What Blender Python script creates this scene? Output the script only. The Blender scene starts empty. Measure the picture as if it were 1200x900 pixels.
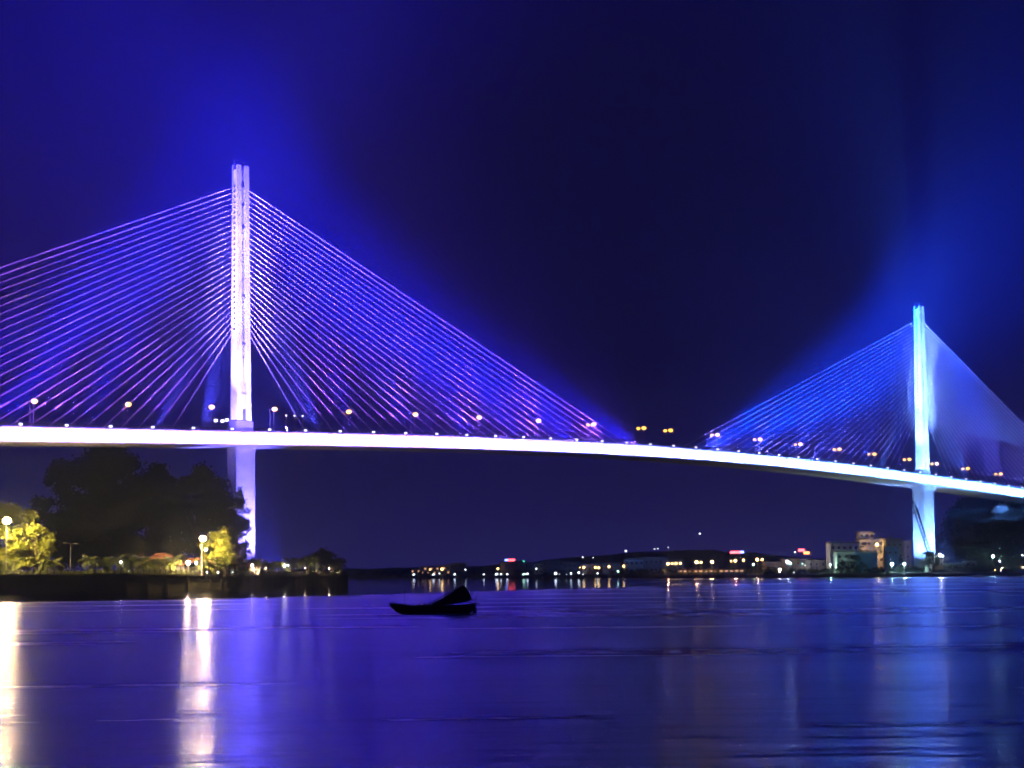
import bpy, math, random
import numpy as np
from mathutils import Vector, Matrix, Euler
R = math.radians
scene = bpy.context.scene
col = scene.collection
random.seed(7)
rng = np.random.default_rng(7)

# ------------------------------------------------------------------ camera
F = 1997.0                                   # focal length in units of a 1200 px wide frame
CAM_H = 5.6
cam_data = bpy.data.cameras.new('camera')
cam = bpy.data.objects.new('camera', cam_data)
col.objects.link(cam)
scene.camera = cam
cam_data.lens = F / 1200 * 36.0
cam_data.sensor_width = 36.0
cam_data.clip_start = 0.5
cam_data.clip_end = 20000
PITCH, ROLL, YAW = 3.0, 0.57, 0.0
cam.matrix_world = (Matrix.Translation((0, 0, CAM_H)) @ Euler((0, 0, R(YAW))).to_matrix().to_4x4()
                    @ Euler((R(90 + PITCH), 0, 0)).to_matrix().to_4x4() @ Euler((0, 0, R(-ROLL))).to_matrix().to_4x4())
cam_data.shift_y = (217.5 - F * math.tan(R(PITCH))) / 1200
cam_data.shift_x = 1.0 / 1200

# ------------------------------------------------------------------ night sky
world = bpy.data.worlds.new('World')
scene.world = world
world.use_nodes = True
nt = world.node_tree
bg = nt.nodes['Background']
tc = nt.nodes.new('ShaderNodeTexCoord')
sx = nt.nodes.new('ShaderNodeSeparateXYZ')
rp = nt.nodes.new('ShaderNodeValToRGB')
nt.links.new(tc.outputs['Generated'], sx.inputs[0])
nt.links.new(sx.outputs['Z'], rp.inputs[0])
nt.links.new(rp.outputs[0], bg.inputs['Color'])
cr = rp.color_ramp
cr.elements[0].position = 0.0;  cr.elements[0].color = (0.038, 0.032, 0.25, 1)
cr.elements[1].position = 1.0;  cr.elements[1].color = (0.0012, 0.0004, 0.015, 1)
for p, c in ((0.05, (0.022, 0.017, 0.155)), (0.12, (0.0055, 0.0032, 0.055)), (0.20, (0.0018, 0.0007, 0.026)), (0.35, (0.0012, 0.0004, 0.018))):
    e = cr.elements.new(p); e.color = (*c, 1)
bg.inputs['Strength'].default_value = 1.0
scene.view_settings.view_transform = 'Standard'
scene.view_settings.look = 'None'
scene.view_settings.exposure = 0.0
scene.view_settings.gamma = 1.0
scene.cycles.volume_bounces = 0
scene.cycles.max_bounces = 5
scene.cycles.diffuse_bounces = 2
scene.cycles.glossy_bounces = 3
scene.cycles.use_light_tree = True
scene.cycles.filter_width = 1.8
scene.cycles.use_adaptive_sampling = False
scene.cycles.denoising_input_passes = 'RGB_ALBEDO'
scene.cycles.sample_clamp_indirect = 40.0
scene.cycles.sample_clamp_direct = 0.0
scene.cycles.light_sampling_threshold = 0.0

# ------------------------------------------------------------------ bridge axis and profile
P1 = Vector((-90.3, 569.0, 0)); P2 = Vector((213.3, 882.0, 0))
AX = (P2 - P1).normalized()                  # along the bridge, away to the right
SD = Vector((AX.y, -AX.x, 0))                # across, towards the viewer's side
SPAN = (P2 - P1).length
MID = SPAN / 2
def deck_z(s):
    t = (s - MID) / 100
    t = max(-4.6, min(4.8, t))
    return 56.05 - 0.19 * t - 1.175 * t * t - 0.0174 * t ** 3 + 0.0294 * t ** 4
def bp(s, off, dz=0.0):                      # a point on the bridge: distance along, offset across, height over the deck edge
    p = P1 + AX * s + SD * off
    return Vector((p.x, p.y, deck_z(s) + dz))

# ------------------------------------------------------------------ lamps of the lighting scheme
def spot(name, loc, target, power, colour, angle, blend=0.6, radius=0.4):
    l = bpy.data.lights.new(name, 'SPOT')
    l.energy = power; l.color = colour; l.spot_size = R(angle); l.spot_blend = blend; l.shadow_soft_size = radius
    o = bpy.data.objects.new(name, l); col.objects.link(o)
    o.location = loc
    o.rotation_euler = (Vector(target) - Vector(loc)).to_track_quat('-Z', 'Y').to_euler()
    return o
def point(name, loc, power, colour, radius=0.3):
    l = bpy.data.lights.new(name, 'POINT')
    l.energy = power; l.color = colour; l.shadow_soft_size = radius
    o = bpy.data.objects.new(name, l); col.objects.link(o); o.location = loc
    return o
VIOLET = (0.14, 0.115, 1.0); BLUE = (0.012, 0.018, 1.0); AZURE = (0.004, 0.075, 1.0); ICE = (0.14, 0.34, 1.0)
PINK = (0.25, 0.09, 1.0)
for s0, beam, wash, low, pw in ((0.0, BLUE, VIOLET, PINK, 1.0), (SPAN, AZURE, ICE, (0.16, 0.16, 1.0), 1.4)):
    inner = 1 if s0 == 0 else -1                                 # which way the main span lies
    pz = lambda z, off=0.0: (P1 + AX * s0 + SD * off) + Vector((0, 0, z))
    # searchlights laid up along the stays, crossing at the pylon head and running on into the haze
    for n_, ds in enumerate(list(range(42, 204, 15)) + list(range(-112, -44, 15))):
        z = 166 - (ds - 40) * .26 if ds > 0 else 172 + (ds + 44) * .42
        w = (.14 + .86 * (ds / 200) ** 1.6) if ds > 0 else (.10 + .55 * (-ds / 112) ** 1.6)
        spot('searchlight', bp(s0 + ds * inner, -11.0 if s0 and ds < 0 else (9.5, -9.5)[n_ % 2], 2.0), pz(z), (1.0e7 if s0 == 0 else 8.0e6) * w * pw * (.35 if s0 and ds < 0 else 1), beam, 27, 1.0, 2.0)
    # low washes on the stays from the edge of the deck
    for ds in range(40, 212, 38):
        for sg in (-1, 1):
            spot('cable_floodlight', bp(s0 + ds * sg, 11.8, 0.8), pz(0) + AX * (ds * sg * .62) + Vector((0, 0, 56 + 62 * (1 - ds / 260))), 3.6e5 * (.6 + ds / 150) * (1 if s0 == 0 else .45), low, 96, 0.9, 1.2)
    # close washes on the pylon shaft
    for ds, off, z, w, ang in ((24, 12.0, 80, .5, 32), (-24, 12.0, 80, .5, 32), (24, 12.0, 106, 1.3, 24), (-24, 12.0, 106, 1.3, 24), (24, 12, 130, 1.7, 17), (-24, 12, 130, 1.7, 17), (10, 12.0, 62, .085, 80), (-10, 12.0, 62, .085, 80), (-28, -9, 110, 1.2, 24)):
        spot('pylon_floodlight', bp(s0 + ds, off, 1.0), pz(z), (3.8e6 if s0 == 0 else 1.9e6) * w * pw, wash, ang, 0.9, .8)
    # uplights at the foot of the pier
    spot('pier_floodlight', pz(4.5, 17) + AX * 4, pz(26), (9.0e5 if s0 == 0 else 5.0e5) * pw, wash, 66, 1.0)
    spot('pier_floodlight', pz(4.5, 3) - AX * 19, pz(26), 2.6e5 * pw, wash, 66, 1.0)

# ------------------------------------------------------------------ helpers
def tag(o, label=None, cat=None, group=None, kind=None):
    if label: o['label'] = label
    if cat: o['category'] = cat
    if group: o['group'] = group
    if kind: o['kind'] = kind
    return o
def empty(name, loc, rz=0.0):
    o = bpy.data.objects.new(name, None); col.objects.link(o)
    o.location = loc; o.rotation_euler = (0, 0, rz); o.empty_display_size = 0.5
    return o
def link(name, me, parent=None, loc=(0, 0, 0), rot=(0, 0, 0), scale=(1, 1, 1)):
    o = bpy.data.objects.new(name, me); col.objects.link(o)
    o.parent = parent; o.location = loc; o.rotation_euler = rot; o.scale = scale
    return o
def copy_tree(o, parent=None):
    c = o.copy(); col.objects.link(c); c.parent = parent
    for ch in list(o.children): copy_tree(ch, c)
    return c
class MB:
    def __init__(s): s.v = []; s.f = []
    def add(s, v, f):
        n = len(s.v); s.v += [tuple(p) for p in v]; s.f += [tuple(i + n for i in q) for q in f]
        return s
    def box(s, c, d, rz=0.0, taper=1.0, rot=None):
        m = rot if rot is not None else Matrix.Rotation(rz, 3, 'Z')
        vs = []
        for z in (-1, 1):
            k = taper if z > 0 else 1.0
            for x, y in ((-1, -1), (1, -1), (1, 1), (-1, 1)):
                vs.append(Vector(c) + m @ Vector((x * d[0] / 2 * k, y * d[1] / 2 * k, z * d[2] / 2)))
        return s.add(vs, [(3, 2, 1, 0), (4, 5, 6, 7), (0, 1, 5, 4), (1, 2, 6, 5), (2, 3, 7, 6), (3, 0, 4, 7)])
    def tube(s, a, b, r0, r1=None, n=6, caps=True):
        r1 = r0 if r1 is None else r1
        a = Vector(a); b = Vector(b); d = (b - a)
        q = d.to_track_quat('Z', 'Y') if d.length > 1e-6 else Vector((0, 0, 1)).to_track_quat('Z', 'Y')
        vs = []
        for p, r in ((a, r0), (b, r1)):
            for i in range(n):
                t = 2 * math.pi * i / n
                vs.append(p + q @ Vector((math.cos(t) * r, math.sin(t) * r, 0)))
        fs = [(i, (i + 1) % n, n + (i + 1) % n, n + i) for i in range(n)]
        if caps: fs += [tuple(range(n - 1, -1, -1)), tuple(range(n, 2 * n))]
        return s.add(vs, fs)
    def ball(s, c, r, nu=8, nv=5, sz=1.0):
        vs = [(c[0], c[1], c[2] - r * sz)]
        for j in range(1, nv):
            a = -math.pi / 2 + math.pi * j / nv
            for i in range(nu):
                t = 2 * math.pi * i / nu
                vs.append((c[0] + r * math.cos(a) * math.cos(t), c[1] + r * math.cos(a) * math.sin(t), c[2] + r * sz * math.sin(a)))
        vs.append((c[0], c[1], c[2] + r * sz))
        fs = [(0, 1 + (i + 1) % nu, 1 + i) for i in range(nu)]
        for j in range(nv - 2):
            for i in range(nu):
                a = 1 + j * nu + i; b = 1 + j * nu + (i + 1) % nu
                fs.append((a, b, b + nu, a + nu))
        k = 1 + (nv - 2) * nu; t = len(vs) - 1
        fs += [(k + i, k + (i + 1) % nu, t) for i in range(nu)]
        return s.add(vs, fs)
    def mesh(s, name, m, smooth=False):
        me = bpy.data.meshes.new(name); me.from_pydata(s.v, [], s.f); me.update()
        if m: me.materials.append(m)
        if smooth: me.polygons.foreach_set('use_smooth', [True] * len(me.polygons))
        return me
    def build(s, name, m, parent=None, loc=(0, 0, 0), rot=(0, 0, 0), smooth=False):
        return link(name, s.mesh(name, m, smooth), parent, loc, rot)

def mat(name, c, rough=0.7, noise=0.25, scale=1.0, metal=0.0, bump=0.0, coords='Object', spec=0.4):
    m = bpy.data.materials.new(name); m.use_nodes = True
    t = m.node_tree; b = t.nodes['Principled BSDF']
    b.inputs['Roughness'].default_value = rough; b.inputs['Metallic'].default_value = metal
    b.inputs['Specular IOR Level'].default_value = spec
    tx = t.nodes.new('ShaderNodeTexCoord'); n = t.nodes.new('ShaderNodeTexNoise')
    n.inputs['Scale'].default_value = scale; n.inputs['Detail'].default_value = 5
    t.links.new(tx.outputs[coords], n.inputs['Vector'])
    mx = t.nodes.new('ShaderNodeMix'); mx.data_type = 'RGBA'
    mx.inputs['A'].default_value = (*[x * (1 - noise) for x in c], 1)
    mx.inputs['B'].default_value = (*[min(1, x * (1 + noise)) for x in c], 1)
    t.links.new(n.outputs['Fac'], mx.inputs['Factor'])
    t.links.new(mx.outputs['Result'], b.inputs['Base Color'])
    if bump:
        bu = t.nodes.new('ShaderNodeBump'); bu.inputs['Strength'].default_value = bump; bu.inputs['Distance'].default_value = 0.1
        t.links.new(n.outputs['Fac'], bu.inputs['Height']); t.links.new(bu.outputs[0], b.inputs['Normal'])
    return m
def glow(name, c, strength, sampled=True):
    m = bpy.data.materials.new(name); m.use_nodes = True
    t = m.node_tree; b = t.nodes['Principled BSDF']
    b.inputs['Base Color'].default_value = (0.6, 0.6, 0.6, 1)
    b.inputs['Emission Color'].default_value = (*c, 1); b.inputs['Emission Strength'].default_value = strength
    if not sampled: m.cycles.emission_sampling = 'NONE'
    return m
M = dict(
    concrete=mat('concrete', (0.58, 0.56, 0.56), 0.85, 0.4, 0.3, bump=0.15),
    pier=mat('pier_concrete', (0.52, 0.50, 0.50), 0.85, 0.2, 0.4, bump=0.2),
    barrier=mat('shaded_dark_concrete', (0.10, 0.085, 0.10), 0.9, 0.3, 0.6, bump=0.2),  # base block's shade below the floodlights is put into this dark colour
    cable=mat('cable_sheath', (0.86, 0.66, 0.78), 0.45, 0.08, 2.0),  # pink tint of the lamplight is put into the sheath colour
    steel=mat('galvanised_steel', (0.35, 0.35, 0.36), 0.45, 0.15, 3.0, metal=0.3),
    darksteel=mat('dark_painted_steel', (0.05, 0.05, 0.055), 0.5, 0.2, 3.0),
    quay=mat('quay_stone', (0.028, 0.026, 0.026), 0.9, 0.4, 0.5, bump=0.4),
    paving=mat('promenade_paving', (0.16, 0.15, 0.14), 0.85, 0.25, 0.7),
    earth=mat('shore_earth', (0.13, 0.12, 0.12), 0.95, 0.4, 0.05, bump=0.3),
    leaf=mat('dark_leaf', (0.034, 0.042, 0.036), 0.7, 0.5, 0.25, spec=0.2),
    leaf2=mat('lamplit_leaf', (0.22, 0.24, 0.05), 0.65, 0.5, 0.3, spec=0.25),  # lit copy of the leaf: yellow lamplight put into its colour
    frond=mat('palm_leaf', (0.10, 0.12, 0.035), 0.6, 0.4, 0.5, spec=0.3),
    bark=mat('bark', (0.10, 0.075, 0.055), 0.95, 0.4, 2.0, bump=0.5),
    wood=mat('tarred_boat_wood', (0.018, 0.014, 0.012), 0.6, 0.4, 3.0, bump=0.2),
    canvas=mat('dark_matting', (0.022, 0.018, 0.018), 0.9, 0.4, 4.0, bump=0.3),
    tile=mat('terracotta_tile', (0.26, 0.11, 0.065), 0.8, 0.3, 1.5, bump=0.3),
    plaster=mat('pale_plaster', (0.72, 0.68, 0.66), 0.9, 0.12, 0.3),
    plaster2=mat('grey_plaster', (0.32, 0.31, 0.31), 0.9, 0.15, 0.3),
    plaster3=mat('blue_sheet_wall', (0.12, 0.25, 0.50), 0.7, 0.12, 0.3),
    rock=mat('pale_limestone', (0.42, 0.40, 0.38), 0.95, 0.4, 0.15, bump=0.6),
    glass=mat('dark_window_glass', (0.02, 0.02, 0.025), 0.15, 0.1, 1.0),
    asphalt=mat('asphalt', (0.05, 0.05, 0.052), 0.9, 0.2, 0.8),
    craney=mat('crane_paint', (0.10, 0.07, 0.03), 0.6, 0.2, 1.0),
    sodium=glow('sodium_lamp', (1.0, 0.50, 0.06), 4.0),
    sodium_big=glow('sodium_lamp_near', (1.0, 0.72, 0.25), 170),
    sodium_far=glow('sodium_lamp_far', (1.0, 0.62, 0.20), 10),
    white_far=glow('white_lamp_far', (0.75, 0.88, 1.0), 7),
    green_far=glow('greenish_lamp_far', (0.5, 1.0, 0.75), 7),
    white_bulb=glow('white_bulb', (0.95, 0.95, 0.9), 30),
    fixture=glow('violet_fixture_lens', (0.75, 0.72, 1.0), 5),
    red=glow('red_neon', (1.0, 0.08, 0.10), 9),
    blueneon=glow('blue_neon', (0.15, 0.25, 1.0), 9),
    greenneon=glow('green_neon', (0.1, 0.9, 0.5), 3),
    orange=glow('orange_neon', (1.0, 0.25, 0.05), 9),
    warmwin=glow('lit_window', (1.0, 0.55, 0.28), 1.6, False),
)

# ------------------------------------------------------------------ water
def water_material():
    m = bpy.data.materials.new('bay_water'); m.use_nodes = True
    t = m.node_tree; N = t.nodes; L = t.links
    N.remove(N['Principled BSDF'])
    geo = N.new('ShaderNodeNewGeometry'); sep = N.new('ShaderNodeSeparateXYZ'); L.new(geo.outputs['Position'], sep.inputs[0])
    def math_(op, a, b=None, c=None):
        n = N.new('ShaderNodeMath'); n.operation = op
        for i, v in enumerate((a, b, c)):
            if v is None: continue
            if isinstance(v, (int, float)): n.inputs[i].default_value = v
            else: L.new(v, n.inputs[i])
        return n.outputs[0]
    X, Y = sep.outputs['X'], sep.outputs['Y']
    # wavy edge of the wind-ruffled water
    mp = N.new('ShaderNodeMapping'); mp.inputs['Scale'].default_value = (0.012, 0.03, 1); L.new(geo.outputs['Position'], mp.inputs[0])
    nz = N.new('ShaderNodeTexNoise'); nz.inputs['Scale'].default_value = 1.0; nz.inputs['Detail'].default_value = 4; L.new(mp.outputs[0], nz.inputs['Vector'])
    wob = math_('MULTIPLY_ADD', nz.outputs['Fac'], 50.0, -25.0)
    Yw = math_('ADD', Y, wob)
    l1 = math_('MULTIPLY_ADD', X, 0.47, 366 + 26)
    l2 = math_('MULTIPLY_ADD', X, 1.7, 402 + 58)
    edge = math_('MAXIMUM', l1, l2)
    calm = math_('MULTIPLY_ADD', math_('SUBTRACT', Yw, edge), 1 / 14.0, 0.5); calm_c = N.new('ShaderNodeClamp'); L.new(calm, calm_c.inputs[0])
    far = N.new('ShaderNodeClamp'); L.new(math_('MULTIPLY_ADD', math_('SUBTRACT', 610.0, Yw), 1 / 10.0, 0.5), far.inputs[0])
    lft = N.new('ShaderNodeClamp'); L.new(math_('MULTIPLY_ADD', math_('SUBTRACT', 48.0, X), 1 / 14.0, 0.5), lft.inputs[0])
    calm_f = math_('MULTIPLY', calm_c.outputs[0], math_('MAXIMUM', far.outputs[0], lft.outputs[0]))
    # streaky patches of rougher and smoother water
    mp2 = N.new('ShaderNodeMapping'); mp2.inputs['Scale'].default_value = (0.008, 0.06, 1); mp2.inputs['Rotation'].default_value = (0, 0, 0.12); L.new(geo.outputs['Position'], mp2.inputs[0])
    n2 = N.new('ShaderNodeTexNoise'); n2.inputs['Scale'].default_value = 1.0; n2.inputs['Detail'].default_value = 6; n2.inputs['Roughness'].default_value = 0.6; L.new(mp2.outputs[0], n2.inputs['Vector'])
    rough = N.new('ShaderNodeMapRange'); rough.inputs['From Min'].default_value = 0.3; rough.inputs['From Max'].default_value = 0.7
    rough.inputs['To Min'].default_value = 0.15; rough.inputs['To Max'].default_value = 0.32; L.new(n2.outputs['Fac'], rough.inputs['Value'])
    mixr = N.new('ShaderNodeMix'); L.new(calm_f, mixr.inputs['Factor']); L.new(rough.outputs[0], mixr.inputs['A']); mixr.inputs['B'].default_value = 0.05
    # fine ripples
    mp3 = N.new('ShaderNodeMapping'); mp3.inputs['Scale'].default_value = (0.22, 0.8, 1); mp3.inputs['Rotation'].default_value = (0, 0, 0.15); L.new(geo.outputs['Position'], mp3.inputs[0])
    n3 = N.new('ShaderNodeTexNoise'); n3.inputs['Scale'].default_value = 1.0; n3.inputs['Detail'].default_value = 5; L.new(mp3.outputs[0], n3.inputs['Vector'])
    bu = N.new('ShaderNodeBump'); bu.inputs['Distance'].default_value = 0.19; L.new(n3.outputs['Fac'], bu.inputs['Height'])
    L.new(math_('MULTIPLY_ADD', calm_f, -0.95, 1.0), bu.inputs['Strength'])
    mp4 = N.new('ShaderNodeMapping'); mp4.inputs['Scale'].default_value = (0.03, 0.3, 1); mp4.inputs['Rotation'].default_value = (0, 0, -0.10); L.new(geo.outputs['Position'], mp4.inputs[0])
    n4 = N.new('ShaderNodeTexNoise'); n4.inputs['Scale'].default_value = 1.0; n4.inputs['Detail'].default_value = 1; n4.inputs['Distortion'].default_value = 0.6; L.new(mp4.outputs[0], n4.inputs['Vector'])
    L.new(math_('MULTIPLY_ADD', n4.outputs['Fac'], .8, n3.outputs['Fac']), bu.inputs['Height'])
    gl = N.new('ShaderNodeBsdfGlossy'); gl.inputs['Color'].default_value = (0.78, 0.80, 1, 1)
    L.new(mixr.outputs['Result'], gl.inputs['Roughness']); L.new(bu.outputs[0], gl.inputs['Normal'])
    # steeper wavelets in the ruffled water mirror the higher, brighter parts of the view
    g2 = N.new('ShaderNodeBsdfGlossy'); g2.inputs['Color'].default_value = (0.95, 0.95, 1, 1)
    L.new(math_('ADD', mixr.outputs['Result'], 0.22), g2.inputs['Roughness']); L.new(bu.outputs[0], g2.inputs['Normal'])
    gm = N.new('ShaderNodeMixShader'); L.new(math_('MULTIPLY', math_('MULTIPLY_ADD', calm_f, -1.0, 1.0), 0.2), gm.inputs[0])
    L.new(gl.outputs[0], gm.inputs[1]); L.new(g2.outputs[0], gm.inputs[2])
    df = N.new('ShaderNodeBsdfDiffuse'); df.inputs['Color'].default_value = (0.02, 0.03, 0.06, 1)
    fr = N.new('ShaderNodeFresnel'); fr.inputs['IOR'].default_value = 2.4
    mx = N.new('ShaderNodeMixShader'); L.new(fr.outputs[0], mx.inputs[0]); L.new(df.outputs[0], mx.inputs[1]); L.new(gm.outputs[0], mx.inputs[2])
    L.new(mx.outputs[0], N['Material Output'].inputs['Surface'])
    return m
w = MB(); w.add([(-1900, -300, 0), (1900, -300, 0), (1900, 2350, 0), (-1900, 2350, 0)], [(0, 1, 2, 3)])
tag(w.build('water', water_material()), kind='structure')
sb = MB(); sb.add([(-1900, -300, -6), (1900, -300, -6), (1900, 2350, -6), (-1900, 2350, -6)], [(0, 1, 2, 3)])
tag(sb.build('seabed', M['earth']), kind='structure')

# ------------------------------------------------------------------ the bridge
bridge = empty('cable_stayed_bridge', (P1.x, P1.y, 0), math.atan2(AX.y, AX.x))
tag(bridge, 'long floodlit bridge with two tall pylons and fans of violet stay cables over the bay', 'bridge')
bpy.context.view_layer.update()
INV = bridge.matrix_world.inverted()
def bl(s, off, dz=0.0): return INV @ bp(s, off, dz)             # the same point in the bridge's own frame (x along, y away from viewer side)
S0, S1 = -240.0, 700.0
def sweep(section, s0, s1, step=5.0):
    m = MB(); n = len(section); k = int(round((s1 - s0) / step)); vs = []
    for i in range(k + 1):
        s = s0 + (s1 - s0) * i / k
        vs += [bl(s, o, z) for o, z in section]
    fs = []
    for i in range(k):
        for j in range(n):
            fs.append((i * n + j, i * n + (j + 1) % n, (i + 1) * n + (j + 1) % n, (i + 1) * n + j))
    fs += [tuple(range(n - 1, -1, -1)), tuple(range(k * n, k * n + n))]
    return m.add(vs, fs)
sweep([(12.65, -0.35), (12.65, -1.0), (11.2, -4.15), (-11.2, -4.15), (-12.65, -1.0), (-12.65, -0.35)], S0, S1).build('box_girder', M['concrete'], bridge)
sweep([(12.2, 0.0), (12.2, -0.345), (1.4, -0.345), (1.4, 0.0)], S0, S1).build('carriageway', M['asphalt'], bridge)
sweep([(-1.4, 0.0), (-1.4, -0.345), (-12.2, -0.345), (-12.2, 0.0)], S0, S1).build('carriageway', M['asphalt'], bridge)
sweep([(1.39, 0.25), (1.39, -0.345), (-1.39, -0.345), (-1.39, 0.25)], S0, S1).build('median', M['concrete'], bridge)
for sg in (1, -1):
    sweep([(12.66 * sg, 0.12), (12.66 * sg, -0.34), (12.25 * sg, -0.34), (12.25 * sg, 0.12)][::sg], S0, S1).build('kerb_beam', M['concrete'], bridge)
    r = MB(); p = MB()
    for z in (0.55, 0.85, 1.15):
        q = sweep([(12.5 * sg, z + .06), (12.5 * sg, z - .06), (12.38 * sg, z - .06), (12.38 * sg, z + .06)][::sg], S0, S1); r.add(q.v, q.f)
    r.build('railing', M['darksteel'], bridge)
    s = S0
    while s < S1:
        p.box(bl(s, 12.44 * sg, 0.64), (0.14, 0.10, 1.03)); s += 2.5
    tag(p.build('railing_posts', M['darksteel'], bridge), kind='stuff')
# each pylon: shaft, ribs with prongs, base block, pier, pile cap
def rings(levels, inv=False):
    m = MB(); vs = []; n = 4
    for z, T, Lg, x, y in levels:
        vs += [(x - Lg / 2, y - T / 2, z), (x + Lg / 2, y - T / 2, z), (x + Lg / 2, y + T / 2, z), (x - Lg / 2, y + T / 2, z)]
    fs = []
    for i in range(len(levels) - 1):
        for j in range(4): fs.append((i * 4 + j, i * 4 + (j + 1) % 4, i * 4 + 4 + (j + 1) % 4, i * 4 + 4 + j))
    fs += [(3, 2, 1, 0), tuple(range(4 * len(levels) - 4, 4 * len(levels)))]
    return m.add(vs, fs)
PYLON_TOP = (141.0, 138.8)
anchor = {}
for k, s0 in enumerate((0.0, SPAN)):
    top = PYLON_TOP[k]; dz = deck_z(s0); x0 = s0
    T0, T1, L0, L1 = 3.6, 2.6, 5.8, 4.9
    if k: T0, T1, L0, L1 = 4.2, 3.0, 6.4, 4.9
    def TL(z):
        f = max(0, min(1, (z - dz) / (top - dz))); f = f ** 0.8
        return T0 + (T1 - T0) * f, L0 + (L1 - L0) * f
    lv = []
    for z in (dz - 0.34, dz + 5, dz + 20, dz + 36, dz + 60, top):
        T, Lg = TL(z); lv.append((z, T * .82, Lg * .985, x0, 0))
    pyl = rings(lv).build('pylon', M['concrete'], bridge)
    for sx_ in (-1, 1):
        for sy in (-1, 1):
            rl = []
            for z in (dz - 0.33, dz + 5, dz + 20, dz + 36, dz + 60, top + 1.6):
                T, Lg = TL(z); wd = Lg * 0.35
                rl.append((z, T * 0.20, wd, x0 + sx_ * (Lg / 2 - wd / 2 + .01), sy * (T / 2 - T * .06)))
            rings(rl).build('rib', M['concrete'], pyl)
    # climbing hatches, cross bands in the groove and the portal at the foot
    for z in (dz + 13.5, dz + 30, dz + 46, top - 6, top - 20):
        T, Lg = TL(z)
        for sy in (-1, 1): MB().box((x0, sy * (T * .41 + .1), z), (Lg * .44, .28, .5)).build('cross_band', M['steel'], pyl)
    for sy in (-1, 1):
        T, Lg = TL(top - 12); MB().box((x0 + .1, sy * (T * .41 + .04), top - 12), (1.1, .12, .5)).build('hatch', M['darksteel'], pyl)
        T, Lg = TL(dz + 6); MB().box((x0, sy * (T * .41 + .06), dz + 6.6), (1.5, .15, 3.6)).build('hatch', M['darksteel'], pyl)
    rings([(dz - .32, T0 + .9, L0 + .9, x0, 0), (dz + 4.3, T0 + .9, L0 + .9, x0, 0), (dz + 4.6, T0 + .5, L0 + .5, x0, 0)]).build('base_block', M['barrier'], pyl)
    # pier cast in lifts with recessed joints
    p = MB(); z = 3.0; zt = dz - 4.16
    PT, PL = (4.8, 7.6) if k == 0 else (6.6, 9.6)
    n = 15; hh = (zt - z) / n
    for i in range(n):
        p.box((x0, 0, z + hh * (i + .5)), (PL, PT, hh - 0.07))
        if i < n - 1: p.box((x0, 0, z + hh * (i + 1)), (PL - .12, PT - .12, .09))
    p.build('pier', M['pier'], bridge)
    for sy in (-1, 1):
        for sx_ in (-1, 1): MB().box((x0 + sx_ * (PL / 2 - .45), sy * (PT / 2 + .02), (z + zt) / 2), (.9, .16, zt - z - .1)).build('pier_pilaster', M['pier'], bridge)
    rings([(zt - 2.2, PT + .1, PL + .12, x0, 0), (zt - .02, PT + .9, PL + .5, x0, 0)]).build('pier_cap', M['pier'], bridge)
    MB().box((x0, 0, 1.2), (18, 14, 3.58)).build('pile_cap', M['pier'], bridge)
    for sy in (-1, 1):
        for sx_ in (-1, 1):
            m = MB(); m.tube((x0 + sx_ * 1.9, sy * .8, top + 1.5), (x0 + sx_ * 1.9, sy * .8, top + 3.2), .05); m.ball((x0 + sx_ * 1.9, sy * .8, top + 3.3), .16, 6, 4)
            m.build('lightning_rod', M['steel'], pyl)
    # stay cables: 28 each side in one central plane
    cy = bpy.data.meshes.get('stay_cable') or MB().tube((0, 0, 0), (0, 0, 1), 1.0, n=6).mesh('stay_cable', M['cable'])
    dm = bpy.data.meshes.get('damper') or MB().tube((0, 0, 0), (0, 0, 1), 1.0, n=8).mesh('damper', M['cable'])
    anc = bpy.data.meshes.get('anchor_pocket') or MB().box((0, 0, 0), (.3, .9, .5)).mesh('anchor_pocket', M['darksteel'])
    ztop0 = top - 5.9
    for sg in (-1, 1):
        for i in range(28):
            sd = s0 + sg * (28.5 + 6.5 * i)
            zt_ = ztop0 - (27 - i) * 1.79 * (1.0 if k == 0 else 1.0)
            T, Lg = TL(zt_)
            a = bl(sd, 0, 0.2); b2 = Vector((x0 + sg * (Lg / 2), 0, zt_))
            d = b2 - a; rot = d.to_track_quat('Z', 'Y').to_euler()
            rad = 0.105 if i < 26 else 0.17  # top two stays thickened, their brighter light put into the width
            c = link('stay_cable', cy, bridge, a, rot, (rad, rad, d.length))
            u = d.normalized(); q0 = a + u * (7.0 / max(u.z, .35))
            link('cable_damper', dm, bridge, q0, rot, (.26, .26, 3.2))
            link('anchor_pocket', anc, pyl, (x0 + sg * (Lg / 2 + .06), 0, zt_), (0, 0, 0))
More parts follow.
